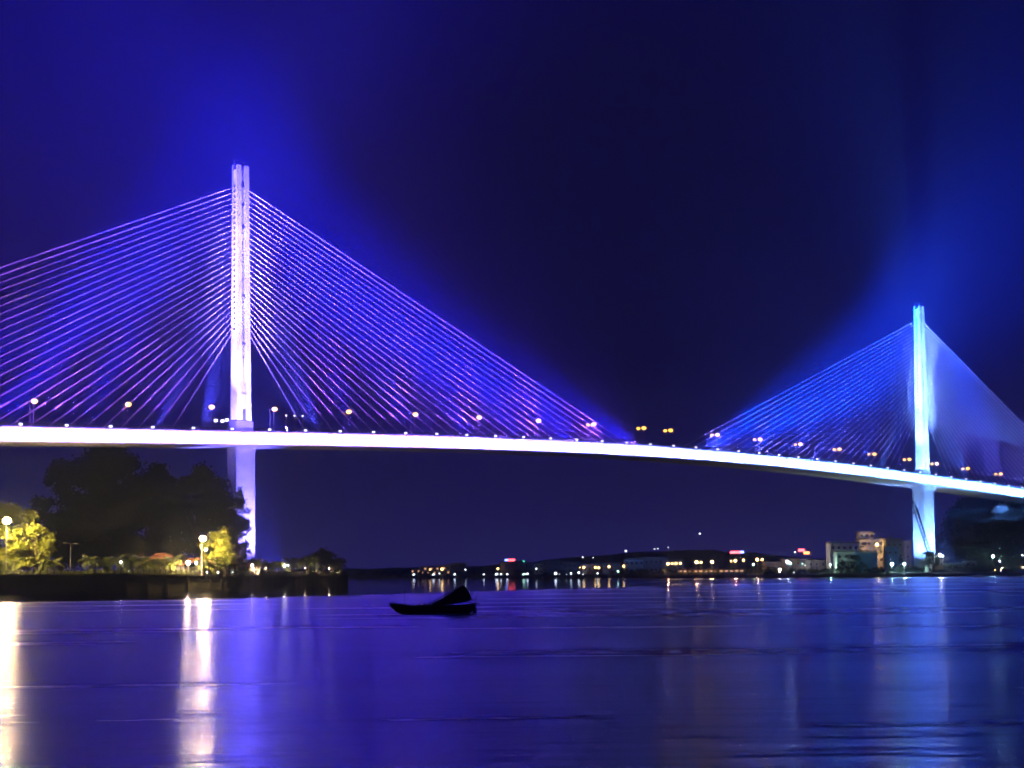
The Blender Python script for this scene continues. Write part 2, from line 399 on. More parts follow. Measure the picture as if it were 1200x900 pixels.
# edge light fixtures every 15 m, with the strip that washes the girder's side
fx = MB(); fx.box((0, 0, 0), (.8, .45, .45))
fxm = fx.mesh('edge_light', M['fixture'])
brm = MB().tube((0, 0, 0), (0, 1.3, -.9), .09, n=5).mesh('bracket', M['steel'])
s = -226.0
while s < 690:
    for sg in (1,):
        z = math.atan2(0, 1)
        o = link('edge_light', fxm, bridge, bl(s, 13.9, 0.7))
        link('bracket', brm, o, (0, .1, -.2))
    l = bpy.data.lights.new('girder_wash', 'AREA'); l.shape = 'RECTANGLE'; l.size = 15.0; l.size_y = 0.25
    t = max(0, min(1, (s - 60) / 340))
    l.spread = R(78 if s < 300 else (84 if s < SPAN + 20 else 116)); l.energy = 22000; l.color = (0.23 - .15 * t, 0.12 + .17 * t, 1.0)
    lo = bpy.data.objects.new('girder_wash', l); col.objects.link(lo)
    a = bp(s, 14.8, -3.7); tgt = bp(s, 11.9, -2.2)
    zax = (a - tgt).normalized(); xax = (bp(s + 1, 0) - bp(s, 0)).normalized(); yax = zax.cross(xax).normalized(); xax = yax.cross(zax)
    lo.matrix_world = Matrix.Translation(a) @ Matrix((xax, yax, zax)).transposed().to_4x4()
    s += 15.15

# ------------------------------------------------------------------ street lamps on the median, in pairs
def make_lamp(hgt, head, lit, pole_m, r=0.11, arm=0.0, headr=0.4, armdir=0.0):
    root = empty('street_lamp', (0, 0, 0))
    m = MB(); m.tube((0, 0, 0), (0, 0, hgt), r, r * .6, 6); m.box((0, 0, .15), (.4, .4, .3)); m.build('pole', pole_m, root)
    ax, ay = math.cos(armdir) * arm, math.sin(armdir) * arm
    if arm:
        m = MB(); m.tube((0, 0, hgt), (ax, ay, hgt + .25), .06, n=5); m.build('arm', pole_m, root)
    m = MB(); m.ball((ax, ay, hgt + .25), headr, 8, 5, 0.75); m.build('lamp_head', lit if head else pole_m, root, smooth=True)
    return root
side_a = math.atan2(SD.y, SD.x)
near_lamp = make_lamp(8.2, True, M['sodium'], M['steel'], arm=.5, headr=1.0, armdir=side_a)
far_lamp = make_lamp(8.2, True, M['sodium'], M['steel'], arm=.5, headr=.8, armdir=side_a + math.pi)
dark_lamp = make_lamp(8.2, False, M['sodium'], M['steel'], arm=.5, headr=.25, armdir=side_a + math.pi)
ls = [-78, -45, -13, 13, 46, 78, 111, 144, 177, 209, 227, 260, 292, 324, 357, 388, 421, 448, 480, 516]
ordn = ['', 'second ', 'third ', 'fourth ', 'fifth ', 'sixth ', 'seventh ', 'eighth ', 'ninth ', 'tenth ']
def where(i):
    if i < 3: return ordn[2 - i] + 'left of the near pylon'
    if i < 10: return ordn[i - 3] + 'right of the near pylon'
    if i < 16: return ordn[15 - i] + 'left of the far pylon'
    return ordn[i - 16] + 'right of the far pylon'
used = set()
for i, s in enumerate(ls):
    far_src = dark_lamp if i < 8 else far_lamp
    for src, off, w1 in ((near_lamp, 1.0, 'lit amber' ), (far_src, -1.0, 'unlit grey' if i < 8 else 'lit amber')):
        if src in used: o = copy_tree(src)
        else: o = src; used.add(src)
        o.location = bp(s, off, .25)
        w2 = 'nearer one of its pair' if off > 0 else 'farther one of its pair'
        tag(o, f'{w1} bridge deck lamp, {w2}, {where(i)}', 'street lamp', 'street lamps along the middle of the bridge')
# three slim floodlight masts right of the first pylon, and the lit cluster left of it
for i, s in enumerate((8.0, 11.5, 15.0)):
    e = empty('light_mast', bp(s + 2, 11.6, 0.0))
    MB().tube((0, 0, 0), (0, 0, 5.6), .09, .06).build('pole', M['steel'], e)
    MB().box((0, 0, 5.75), (.4, .4, .35)).build('lamp_head', M['fixture'], e)
    tag(e, ('left', 'middle', 'right')[i] + ' one of three slim light masts on the deck just right of the large pylon', 'light mast', 'slim masts beside the large pylon')
for i, (s, h) in enumerate(((-13.2, 3.1), (-10.6, 3.0), (-8.8, 3.4))):
    e = empty('floodlight_stand', bp(s - 5.5, 11.6, 0.0))
    MB().tube((0, 0, 0), (0, 0, h), .08).build('pole', M['steel'], e)
    MB().box((0, 0, h + .35), (1.1, .5, .8), side_a).build('lamp_head', M['fixture'], e)
    tag(e, ('left', 'middle', 'right')[i] + ' one of three short bright floodlights on the deck just left of the large pylon', 'floodlight', 'short floodlights beside the large pylon')

# ------------------------------------------------------------------ left bank
def gx(px, d): return (px - 600) / F * d
QL = [(-520, 430), (-150, 465), (0, 480), (80, 484), (150, 490), (220, 503), (283, 525), (345, 568), (400, 625), (407, 640)]
qp = [Vector((gx(a, d), d, 0)) for a, d in QL]
def land_z(px): return 5.2 if px < 150 else 5.2 - 1.3 * min(1, (px - 150) / 255)
back = [Vector((gx(407, 700), 700, 0)), Vector((gx(380, 800), 800, 0)), Vector((gx(200, 1100), 1100, 0)), Vector((gx(-300, 1500), 1500, 0)), Vector((-1300, 1500, 0)), Vector((-1300, 430, 0))]
zl = [land_z(a) for a, d in QL] + [3.8, 4.2, 5.2, 5.2, 5.2, 5.2]
ring = qp + back
m = MB(); m.add([(p.x, p.y, z) for p, z in zip(ring, zl)], [tuple(range(len(ring)))])
tag(m.build('bank', M['paving']), kind='structure')
# quay wall with coping and pilaster joints
qw = empty('quay_wall', (qp[2].x, qp[2].y, 0)); tag(qw, 'long dark stone quay wall along the left bank under the palms', 'quay wall')
def rel(v, e): return (v[0] - e.location.x, v[1] - e.location.y, v[2] - e.location.z)
m = MB(); m2 = MB(); blocks = []
bm_ = {}
for i in range(len(ring) - 2):
    a, b = ring[i], ring[i + 1]; za, zb = zl[i], zl[i + 1]
    n = Vector((b.y - a.y, a.x - b.x, 0)).normalized() * .6
    m.add([rel(q, qw) for q in ((a.x, a.y, -3), (b.x, b.y, -3), (b.x, b.y, zb - .02), (a.x, a.y, za - .02), (a.x - n.x, a.y - n.y, -3), (b.x - n.x, b.y - n.y, -3), (b.x - n.x, b.y - n.y, zb - .02), (a.x - n.x, a.y - n.y, za - .02))],
          [(0, 1, 2, 3), (5, 4, 7, 6), (0, 4, 5, 1), (3, 2, 6, 7), (0, 3, 7, 4), (1, 5, 6, 2)])
    if i < 10:
        ln = (b - a).length; c = max(1, int(ln / 5)); ang = math.atan2(b.y - a.y, b.x - a.x)
        for k in range(c):
            t = (k + .5) / c; p = a.lerp(b, t) + n * .35; z = za + (zb - za) * t
            key = round(ln / c, 2)
            me = bm_.get(key)
            if me is None: me = bm_[key] = MB().box((0, 0, 0), (ln / c - .12, .9, .4)).mesh('coping_stone', M['quay'])
            blocks.append((me, rel((p.x, p.y, z + .2), qw), ang))
            p2 = a.lerp(b, k / c) + n * .25
            m2.box(rel((p2.x, p2.y, (za - 3) / 2), qw), (.5, .5, za + 2.6), ang)
m.build('wall_face', M['quay'], qw); tag(m2.build('buttresses', M['quay'], qw), kind='stuff')
for me, p, a in blocks: link('coping_stone', me, qw, p, (0, 0, a))
# promenade balustrade: stone posts with a chain rail
qr = empty('promenade_railing', (qp[2].x, qp[2].y, 5.2)); tag(qr, 'low promenade railing of short dark posts along the quay edge', 'railing')
posts = MB(); rail = MB()
for i in range(9):
    a, b = ring[i], ring[i + 1]; ln = (b - a).length; c = max(2, int(ln / 1.7)); ang = math.atan2(b.y - a.y, b.x - a.x)
    nn = Vector((b.y - a.y, a.x - b.x, 0)).normalized() * -.25
    prev = None
    for k in range(c):
        t = k / c; p = a.lerp(b, t) + nn; z = zl[i] + (zl[i + 1] - zl[i]) * t + .42
        posts.box(rel((p.x, p.y, z + .5), qr), (.32, .32, 1.0), ang); posts.box(rel((p.x, p.y, z + 1.08), qr), (.42, .42, .14), ang)
    za, zb = zl[i] + .42, zl[i + 1] + .42
    for h in (.45, .85): rail.tube(rel((a.x + nn.x, a.y + nn.y, za + h), qr), rel((b.x + nn.x, b.y + nn.y, zb + h), qr), .05, n=4)
tag(posts.build('railing_posts', M['quay'], qr), kind='stuff'); rail.build('rail', M['darksteel'], qr)

# ------------------------------------------------------------------ trees
def leaf_cloud(lobes, per, size, shade=0.35):
    """leaf-sized quads spread through a list of lobes (x, y, z, r, flatten)"""
    V = []; 
    for (x, y, z, r, fl) in lobes:
        n = int(per * (r * r) ** .9 * 1.5)
        d = rng.normal(size=(n, 3)); d /= np.linalg.norm(d, axis=1)[:, None]
        rad = r * rng.uniform(.25, 1.0, n) ** .6 * rng.choice([1.0, 1.0, 1.0, 1.3, 1.6], n)
        c = d * rad[:, None]; c[:, 2] *= fl; c += np.array([x, y, z])
        a = rng.normal(size=(n, 3)); a /= np.linalg.norm(a, axis=1)[:, None]
        b = np.cross(a, rng.normal(size=(n, 3))); b /= np.linalg.norm(b, axis=1)[:, None]
        sz = size * rng.uniform(.5, 1.3, n)[:, None]
        a *= sz; b *= sz * .6
        V.append(np.stack([c - a, c - b * .9, c + a, c + b * .9], 1))
    V = np.concatenate(V).reshape(-1, 3); n = len(V) // 4
    me = bpy.data.meshes.new('crown')
    me.vertices.add(len(V)); me.vertices.foreach_set('co', V.astype(np.float32).ravel())
    me.loops.add(len(V)); me.loops.foreach_set('vertex_index', np.arange(len(V), dtype=np.int32))
    me.polygons.add(n); me.polygons.foreach_set('loop_start', np.arange(0, len(V), 4, dtype=np.int32))
    me.polygons.foreach_set('loop_total', np.full(n, 4, np.int32)); me.update(calc_edges=True)
    return me
def tree(name, loc, H, W, label, leaf, crown0=.3, nl=40, per=34, size=.62, group=None, lean=0, top_pow=.55, cat='tree'):
    root = empty(name, loc); tag(root, label, cat, group)
    t = MB(); tips = []
    t.tube((0, 0, -.3), (lean * .3, 0, H * crown0), H * .028 + .1, H * .02 + .06, 8)
    base = Vector((lean * .3, 0, H * crown0))
    for i in range(9):
        a = random.uniform(0, 6.28); rr = random.uniform(.35, .8) * W / 2; zz = H * random.uniform(crown0 + .15, .88)
        mid = base.lerp(Vector((math.cos(a) * rr + lean, math.sin(a) * rr, zz)), .5) + Vector((0, 0, -H * .04))
        tip = Vector((math.cos(a) * rr + lean, math.sin(a) * rr, zz))
        t.tube(base, mid, H * .012 + .05, H * .008 + .04, 5); t.tube(mid, tip, H * .008 + .04, .04, 5); tips.append(tip)
    t.build('trunk', M['bark'], root)
    lobes = []
    for i in range(nl):
        z = random.uniform(crown0, 1.0); f = (z - crown0) / (1 - crown0)
        prof = (math.sin(math.pi * min(1, f * .93 + .12))) ** top_pow
        a = random.uniform(0, 6.28); rr = W / 2 * prof * random.uniform(.25, 1.0)
        r = W * random.uniform(.075, .15)
        lobes.append((math.cos(a) * rr + lean * f, math.sin(a) * rr, H * z - r * .5, r, random.uniform(.6, .85)))
    me = leaf_cloud(lobes, per, size); me.materials.append(leaf)
    link('crown', me, root)
    return root
def gl(px, d, z=None): return Vector((gx(px, d), d, land_z(px) if z is None else z))
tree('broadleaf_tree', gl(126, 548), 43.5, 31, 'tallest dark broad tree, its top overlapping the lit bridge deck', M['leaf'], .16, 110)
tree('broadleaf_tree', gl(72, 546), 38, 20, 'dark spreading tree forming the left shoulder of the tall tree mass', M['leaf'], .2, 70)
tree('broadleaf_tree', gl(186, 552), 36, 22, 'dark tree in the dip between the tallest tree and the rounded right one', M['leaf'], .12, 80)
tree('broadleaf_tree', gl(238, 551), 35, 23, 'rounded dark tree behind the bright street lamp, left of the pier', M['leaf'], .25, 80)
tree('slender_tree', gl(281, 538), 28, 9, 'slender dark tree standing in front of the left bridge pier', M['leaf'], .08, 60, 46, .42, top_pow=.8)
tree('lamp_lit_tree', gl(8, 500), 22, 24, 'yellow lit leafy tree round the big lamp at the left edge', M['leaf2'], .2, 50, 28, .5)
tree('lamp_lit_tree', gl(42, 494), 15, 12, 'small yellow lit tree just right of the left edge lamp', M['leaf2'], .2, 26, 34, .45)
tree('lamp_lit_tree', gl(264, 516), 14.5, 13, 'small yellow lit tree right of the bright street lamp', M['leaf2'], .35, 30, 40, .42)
tree('shrubby_tree', gl(205, 520), 13, 10, 'low dim tree behind the tiled pavilion roof', M['leaf'], .15, 24, 34, .42)
tree('shrubby_tree', gl(160, 520), 12, 12, 'low dim tree under the tallest tree, left of the pavilion', M['leaf'], .15, 24, 34, .42)
tree('shrubby_tree', gl(378, 600), 9.5, 14, 'rounded bushy tree near the tip of the promenade', M['leaf'], .25, 26, 34, .42)

# palms: a trunk and separate arching fronds
def frond_mesh(L, droop, k):
    v = []; f = []; n = 12
    def mid(t): return L * (t - .12 * t * t * droop), L * (.42 * t - .75 * droop * t * t)
    for i in range(n):
        t0, t1 = i / n, (i + .72) / n; (xa, za), (xb, zb) = mid(t0), mid(t1)
        wd = L * .27 * math.sin(math.pi * min(1, t0 * .85 + .14)) ** .6
        for sgn in (-1, 1):
            b = len(v); k_ = wd * random.uniform(.8, 1.1)
            v += [(xa, 0, za), (xb, 0, zb), (xb + L * .16, sgn * k_, zb - k_ * .55), (xa + L * .11, sgn * k_ * .9, za - k_ * .6)]
            f.append((b, b + 1, b + 2, b + 3))
    for i in range(n):
        (xa, za), (xb, zb) = mid(i / n), mid((i + 1) / n); b = len(v); q = L * .014
        v += [(xa, -q, za), (xb, -q, zb), (xb, q, zb + q), (xa, q, za + q)]; f.append((b, b + 1, b + 2, b + 3))
    return MB().add(v, f).mesh('palm_frond', M['frond'])
FR = [frond_mesh(random.uniform(3.2, 4.0), d, 0) for d in (.5, .75, 1.0, 1.25)]
TR = {}
def palm(px, d, h, label, sc=1.0, group='palm trees along the promenade', z=None, nf=13):
    root = empty('palm_tree', gl(px, d, z), random.uniform(0, 6.28)); tag(root, label, 'palm tree', group)
    key = round(h)
    if key not in TR:
        m = MB(); p = Vector((0, 0, -.2)); 
        for i in range(6):
            q = Vector((.02 * i * i, 0, h * (i + 1) / 6)); m.tube(p, q, .26 - .02 * i, .24 - .02 * i, 7); p = q
        TR[key] = (m.mesh('trunk', M['bark'], True), p.copy())
    me, tip = TR[key]
    link('trunk', me, root)
    for i in range(nf):
        a = 2.4 * i; el = -.75 * (1 - i / nf) ** .8 * 1.0 + .55 * (i / nf)
        link('palm_frond', FR[(i * 7) % 4], root, tip, (0, -el * .9, a), (sc * random.uniform(.85, 1.1),) * 3)
    return root
pl = [(12, 488, 4.2, 'palm against the yellow lit foliage at the left edge'), (29, 489, 5.2, 'palm with a clear dark trunk in front of the lit left tree'),
      (50, 490, 4.8, 'palm just right of the lit left tree'), (64, 491, 4.6, 'palm beside the dark gap below the unlit lamp post'),
      (105, 492, 5.4, 'tallest lit palm, broad golden green head right of the dark gap'), (122, 495, 4.2, 'short palm right of the broad golden headed palm'),
      (139, 495, 5.0, 'palm with a small white light behind its head'), (153, 497, 4.6, 'palm two to the left of the pavilion gable'),
      (164, 498, 5.0, 'palm standing nearest left of the pavilion gable'), (172, 499, 4.6, 'dark palm in front of the pavilion gable end'),
      (181, 500, 4.8, 'dark palm under the low point of the tiled roof'), (192, 501, 4.4, 'dark palm in front of the middle of the tiled roof'),
      (204, 503, 5.0, 'palm silhouette just left of the bright shop light'), (236, 508, 4.4, 'palm silhouette under the bright street lamp'),
      (249, 510, 3.8, 'short palm right of the bright street lamp'), (259, 513, 4.4, 'palm below the small yellow lit tree'),
      (276, 520, 4.6, 'palm at the foot of the slender tree, left side'), (300, 532, 5.2, 'palm just right of the left bridge pier'),
      (315, 542, 4.8, 'second palm right of the left bridge pier'), (327, 552, 4.4, 'third palm right of the left bridge pier'),
      (340, 562, 5.2, 'palm beside the twin white lights near the tip'), (352, 575, 6.0, 'palm at the left of the clump on the tip'),
      (362, 585, 6.6, 'second palm of the clump on the tip'), (371, 595, 7.2, 'palm in the middle of the clump on the tip'),
      (381, 605, 7.4, 'tallest palm of the clump on the tip'), (390, 612, 6.6, 'palm right of the tallest one in the clump on the tip'), (397, 618, 5.4, 'last palm at the very tip of the promenade')]
for px, d, h, lb in pl: palm(px, d + 4, h * .92, lb, 1.0 if px < 300 else .95)
# unseen spots added to brighten the palms from below
for px, pw_ in ((100, 1500), (122, 1200), (150, 1200), (300, 1300), (318, 1500), (338, 1800), (356, 2600), (370, 2600), (384, 2600), (394, 1800)):
    d = float(np.interp(px, [a for a, b in QL], [b for a, b in QL])) + 2.2
    p = gl(px, d); spot('palm_fill_spot', p + Vector((0, 0, .5)), p + Vector((0, 7, 8)), pw_ * 1.6, (1, .80, .42), 110, .8, .15)
# low planting between the palms
hv = []
for i in range(420):
    px = random.uniform(-60, 400); d = np.interp(px, [a for a, b in QL], [b for a, b in QL]) + random.uniform(5, 9)
    r = random.uniform(.5, 1.35); p = gl(px, d); hv.append((p.x, p.y, p.z + r * .5, r, .7))
me = leaf_cloud(hv, 45, .25); me.materials.append(M['frond'])
tag(link('promenade_shrubbery', me), 'low clipped planting along the promenade edge between the palms', 'shrubbery', kind='stuff')

# big street lamps of the promenade
def shore_lamp(px, d, hz, label, lit, r, power, colour, arms=1, group='tall lamps of the promenade'):
    p = gl(px, d); root = empty('street_lamp', p); tag(root, label, 'street lamp', group)
    m = MB(); m.tube((0, 0, 0), (0, 0, hz), .14, .08, 7); m.box((0, 0, .25), (.5, .5, .5)); m.build('pole', M['steel'], root)
    m = MB(); m.tube((0, 0, hz), (.5, -1.2, hz + .4), .07, .05, 5); m.build('arm', M['steel'], root)
    m = MB(); m.ball((.5, -1.2, hz + .3), r, 10, 6, .85); m.build('lamp_head', lit, root, smooth=True)
    if power: point('street_lamp_light', p + Vector((.5 + r * .7, -1.2 - r - .3, hz - .2)), power, colour, .35)
    return root
shore_lamp(8, 486, 15.4, 'big blazing yellow lamp on a tall post at the left edge', M['sodium_big'], 1.15, 60000, (1, .72, .22))
shore_lamp(237, 506, 10.6, 'big blazing yellow lamp beside the small lit tree and pier', M['sodium_big'], .95, 42000, (1, .68, .22))
shore_lamp(240.5, 520, 7.6, 'smaller yellow lamp just below the blazing one', M['sodium_big'], .38, 4000, (1, .68, .22))
def lamp_post_unlit():
    p = gl(83, 500); root = empty('street_lamp', p); tag(root, 'unlit pale twin armed lamp post in the dark gap left of the tall trees', 'street lamp')
    m = MB(); m.tube((0, 0, 0), (0, 0, 9.2), .12, .08); m.build('pole', M['plaster'], root)
    for sgn, z in ((-1, 9.2), (1, 9.0)):
        m = MB(); m.tube((0, 0, z), (sgn * 1.4, 0, z + .35), .06, .05, 5); m.build('arm', M['plaster'], root)
        m = MB(); m.box((sgn * 1.7, 0, z + .35), (.9, .35, .2)); m.build('lamp_head', M['plaster'], root)
lamp_post_unlit()

# tiled pavilion and the row of lit stalls beneath
def gable_roof(m, cx, cy, z, w, dpt, h, ov=.5, rf=.8):
    a = w / 2 + ov; b = dpt / 2 + ov
    m.add([(cx - a, cy - b, z), (cx + a, cy - b, z), (cx + a, cy + b, z), (cx - a, cy + b, z), (cx - a * rf, cy, z + h), (cx + a * rf, cy, z + h)],
          [(0, 1, 5, 4), (2, 3, 4, 5), (1, 2, 5), (3, 0, 4), (3, 2, 1, 0)])
def pavilion(px, d, w, label, wallm=None, h=2.8, rh=2.0, rf=.8):
    e = empty('pavilion', gl(px, d)); tag(e, label, 'pavilion')
    m = MB(); gable_roof(m, 0, 0, h, w, 7, rh, rf=rf); m.build('roof', M['tile'], e)
    MB().box((0, 2.6, h / 2), (w - .3, .25, h - .02)).build('back_wall', M['plaster'], e)
    MB().box((0, 0, .08), (w + .5, 7.4, .16)).build('floor_slab', M['paving'], e)
    pm = MB().tube((0, 0, .16), (0, 0, h), .13, n=6).mesh('post', M['wood'])
    k = int(w / 3)
    for i in range(k + 1): link('post', pm, e, (-w / 2 + .2 + (w - .4) * i / k, -3.2, 0))
    MB().box((0, -2.2, .62), (w * .7, .6, .9)).build('counter', M['plaster2'], e)
    return e
pavilion(190, 514, 13, 'terracotta roofed open pavilion with a short high ridge behind the dark palms', rh=3.9, rf=.22)
pavilion(236, 522, 22, 'long low orange tiled pavilion under the bright street lamp', rh=1.9, rf=.85, h=3.5)
pavilion(288, 538, 9, 'small tiled pavilion at the foot of the left bridge pier', rh=1.4)
def bulb(px, d, h, r, label, lit, power=0, colour=(1, .85, .6), name='promenade_light', g='small lights on the promenade'):
    p = gl(px, d); e = empty(name, p); tag(e, label, 'light', g)
    MB().tube((0, 0, 0), (0, 0, h), .05, n=5).build('pole', M['darksteel'], e)
    MB().ball((0, 0, h + r * .6), r, 8, 5).build('globe', lit, e, smooth=True)
    if power: point('promenade_light_lamp', p + Vector((0, -r - .3, h)), power, colour, .25)
bulb(221, 505, 3.4, .62, 'bright warm white light in front of the pavilions, left of two', M['white_bulb'], 14000, (1, .70, .34))
bulb(230.5, 506, 3.5, .42, 'bluish white light in front of the pavilions, right of two', M['white_far'], 1200, (.9, .92, 1))
bulb(142, 500, 3.6, .28, 'small white light seen through the palm left of the pavilion', M['white_bulb'], 300)
bulb(151, 496, .9, .16, 'small bluish light low by the railing left of the pavilion', M['white_far'])
bulb(243, 508, .9, .13, 'tiny white light low by the railing under the street lamp', M['white_bulb'])
bulb(256, 511, .9, .16, 'tiny white light low by the railing right of the street lamp', M['white_bulb'])
bulb(273, 518, 1.0, .16, 'tiny white light low by the railing near the slender tree', M['white_far'])
bulb(296, 530, 3.2, .24, 'white light on a short pole just right of the left bridge pier', M['white_bulb'], 900)
bulb(334, 556, 3.2, .34, 'white light among the palms midway between pier and tip, left of two', M['white_bulb'], 1500)
bulb(338, 558, 3.3, .28, 'white light among the palms midway between pier and tip, right of two', M['white_far'])
bulb(358, 574, 2.6, .2, 'added dim warm light at the left of the palm clump on the tip', M['sodium'], 900, (1, .72, .4))  # added lamp to light the palm clump
bulb(386, 602, 2.6, .18, 'added dim warm light at the right of the palm clump on the tip', M['sodium'], 900, (1, .72, .4))  # added lamp, brightens the palms at the tip
bulb(312, 536, 2.4, .18, 'added dim warm light between the pier and the twin lights', M['sodium'], 800, (1, .72, .4))  # added lamp to brighten the palms beyond the pier
bulb(180, 520, 2.0, .2, 'amber light under the tall roofed pavilion', M['sodium'], 5000, (1, .6, .22))
bulb(205, 520, 2.0, .2, 'amber light between the two tiled pavilions', M['sodium'], 5000, (1, .6, .22))

# ------------------------------------------------------------------ wooden boat
boat = empty('wooden_boat', (gx(508.5, 221), 221, 0), R(-4)); tag(boat, 'small black wooden sampan anchored on the violet water with its sail lowered', 'boat')
def boat_hull():
    n = 16; sec = []; L = 10.1
    for i in range(n + 1):
        t = i / n; x = -L / 2 + L * t
        hw = 1.25 * math.sin(math.pi * min(1, .1 + t * .82)) ** .7
        rim = 1.0 + .42 * (max(0, .22 - t) / .22) ** 2 + .25 * max(0, t - .6) ** 2 * 4
        keel = -.35 + 1.35 * (max(0, .16 - t) / .16) ** 1.6 + .9 * (max(0, t - .88) / .12) ** 1.5
        sec.append((x - .7 * (max(0, .16 - t) / .16) + .3 * (max(0, t - .9) / .1), hw, rim, keel))
    v = []; f = []
    for x, hw, rim, k in sec:
        mz = k + (rim - k) * .35
        v += [(x, -hw, rim), (x, -hw * .82, mz), (x, -hw * .35, k), (x, hw * .35, k), (x, hw * .82, mz), (x, hw, rim), (x, hw - .08, rim), (x, hw * .74, mz + .05), (x, hw * .3, k + .1), (x, -hw * .3, k + .1), (x, -hw * .74, mz + .05), (x, -hw + .08, rim)]
    c = 12
    for i in range(n):
        for j in range(c): f.append((i * c + j, i * c + (j + 1) % c, (i + 1) * c + (j + 1) % c, (i + 1) * c + j))
    f += [tuple(range(c - 1, -1, -1)), tuple(range(n * c, n * c + c))]
    return MB().add(v, f), sec
hm, sec = boat_hull(); hm.build('hull', M['wood'], boat)
for sgn in (-1, 1):
    g = MB()
    for a, b in zip(sec[:-1], sec[1:]): g.tube((a[0], sgn * a[1], a[2] + .03), (b[0], sgn * b[1], b[2] + .03), .07, n=5)
    g.build('gunwale', M['wood'], boat)
for i, x in enumerate((-3.2, -2.2, -1.2, -.2)): MB().box((x, 0, .82), (.9, 1.9, .08)).build('deck_plank', M['wood'], boat)
c = MB()
for x, r in ((-2.0, .22), (-1.2, .28), (-.6, .2)): c.ball((x, -.2, 1.05), r, 7, 5)
c.build('net_bundle', M['canvas'], boat)
# folded sail, its boom propped up towards the stern
sl = MB(); fold = []
prof = [(-.3, 1.35, 1.05), (1.0, 1.95, 1.1), (2.4, 2.8, 1.2), (3.5, 3.45, 1.35), (4.0, 3.62, 1.5), (4.4, 3.05, 1.6), (4.85, 2.1, 1.75)]
vs = []; n = len(prof)
for x, zt, zb in prof: vs += [(x, -.55, zb), (x, -.32, zt - .1), (x, 0, zt), (x, .32, zt - .1), (x, .55, zb)]
fs = [(i * 5 + j, i * 5 + j + 1, i * 5 + 6 + j, i * 5 + 5 + j) for i in range(n - 1) for j in range(4)] + [(i * 5 + 4, i * 5, i * 5 + 5, i * 5 + 9) for i in range(n - 1)] + [(0, 4, 3, 2, 1), tuple(range(5 * n - 5, 5 * n))]
sl.add(vs, fs); sl.build('furled_sail', M['canvas'], boat)
MB().tube((-.8, 0, 1.2), (4.25, 0, 3.85), .06, .04).build('boom', M['wood'], boat)
MB().tube((-3.9, .2, .9), (-3.85, .2, 3.1), .045, .03).build('mooring_pole', M['wood'], boat)
MB().tube((-.6, .5, .9), (-.6, .5, 2.6), .03, .02).build('short_pole', M['wood'], boat)
MB().tube((3.2, -.6, 1.55), (6.0, -.9, 1.28), .07, .05).build('tiller_oar', M['wood'], boat)
MB().tube((2.6, .5, 1.8), (6.4, .9, 1.72), .05, .03).build('steering_pole', M['wood'], boat)
m = MB(); m.tube((5.35, -.1, -.2), (5.45, -.1, 2.1), .06, .04); m.tube((5.2, -.1, 1.8), (5.75, -.1, 2.4), .04); m.box((5.3, -.1, .1), (.5, .06, 1.0)); m.build('rudder', M['wood'], boat)

# ------------------------------------------------------------------ far shore
FS = [(300, 1350), (430, 1320), (520, 1240), (600, 1150), (680, 1040), (750, 960), (800, 910), (850, 885), (920, 868), (975, 850), (1030, 835), (1083, 826), (1140, 835), (1200, 860), (1350, 900), (1700, 950)]
def shore_d(px): return float(np.interp(px, [a for a, b in FS], [b for a, b in FS]))
LZ = 2.2
nx, ny = 150, 26; V = np.zeros((nx * ny, 3)); 
hx = np.array([300, 430, 500, 560, 620, 660, 700, 760, 830, 900, 960, 1040, 1095, 1130, 1165, 1200, 1300, 1700])
hh_ = np.array([8, 8, 8, 9, 12, 17, 19, 21, 22, 17, 12, 10, 12, 40, 46, 48, 58, 50])   # height of the hills behind
k = 0; fs = []
nzv = rng.normal(size=(40, 40))
def vnoise(x, y):
    xi, yi = int(math.floor(x)), int(math.floor(y)); fx_, fy = x - xi, y - yi
    g_ = lambda a, b: nzv[a % 40, b % 40]
    return (g_(xi, yi) * (1 - fx_) + g_(xi + 1, yi) * fx_) * (1 - fy) + (g_(xi, yi + 1) * (1 - fx_) + g_(xi + 1, yi + 1) * fx_) * fy
def hill_h(px, off):
    Hh = float(np.interp(px, hx, hh_)); 
    s0 = 40 if px > 1095 else 240
    t = max(0, min(1, (off - s0) / (120 if px > 1095 else 420))); t = t * t * (3 - 2 * t)
    return LZ + t * (Hh - LZ) + t * (2.5 if px > 1095 else 1.0) * vnoise(px / 22, off / 60)
offs = [0, .6, 6, 20, 40, 50, 60, 75, 90, 105, 120, 140, 160, 200, 240, 280, 320, 360, 420, 480, 540, 600, 660, 760, 900, 1100]
for i in range(nx):
    px = 300 + 1400 * i / (nx - 1); d0 = shore_d(px)
    for j, off in enumerate(offs):
        d = d0 + off; V[k] = (gx(px, d), d, -2 if j == 0 else (1.4 if j == 1 else hill_h(px, off))); k += 1
for i in range(nx - 1):
    for j in range(ny - 1):
        a = i * ny + j; fs.append((a, a + ny, a + ny + 1, a + 1))
m = MB(); m.v = [tuple(p) for p in V]; m.f = fs
tag(m.build('far_shore', M['earth'], smooth=True), kind='structure')
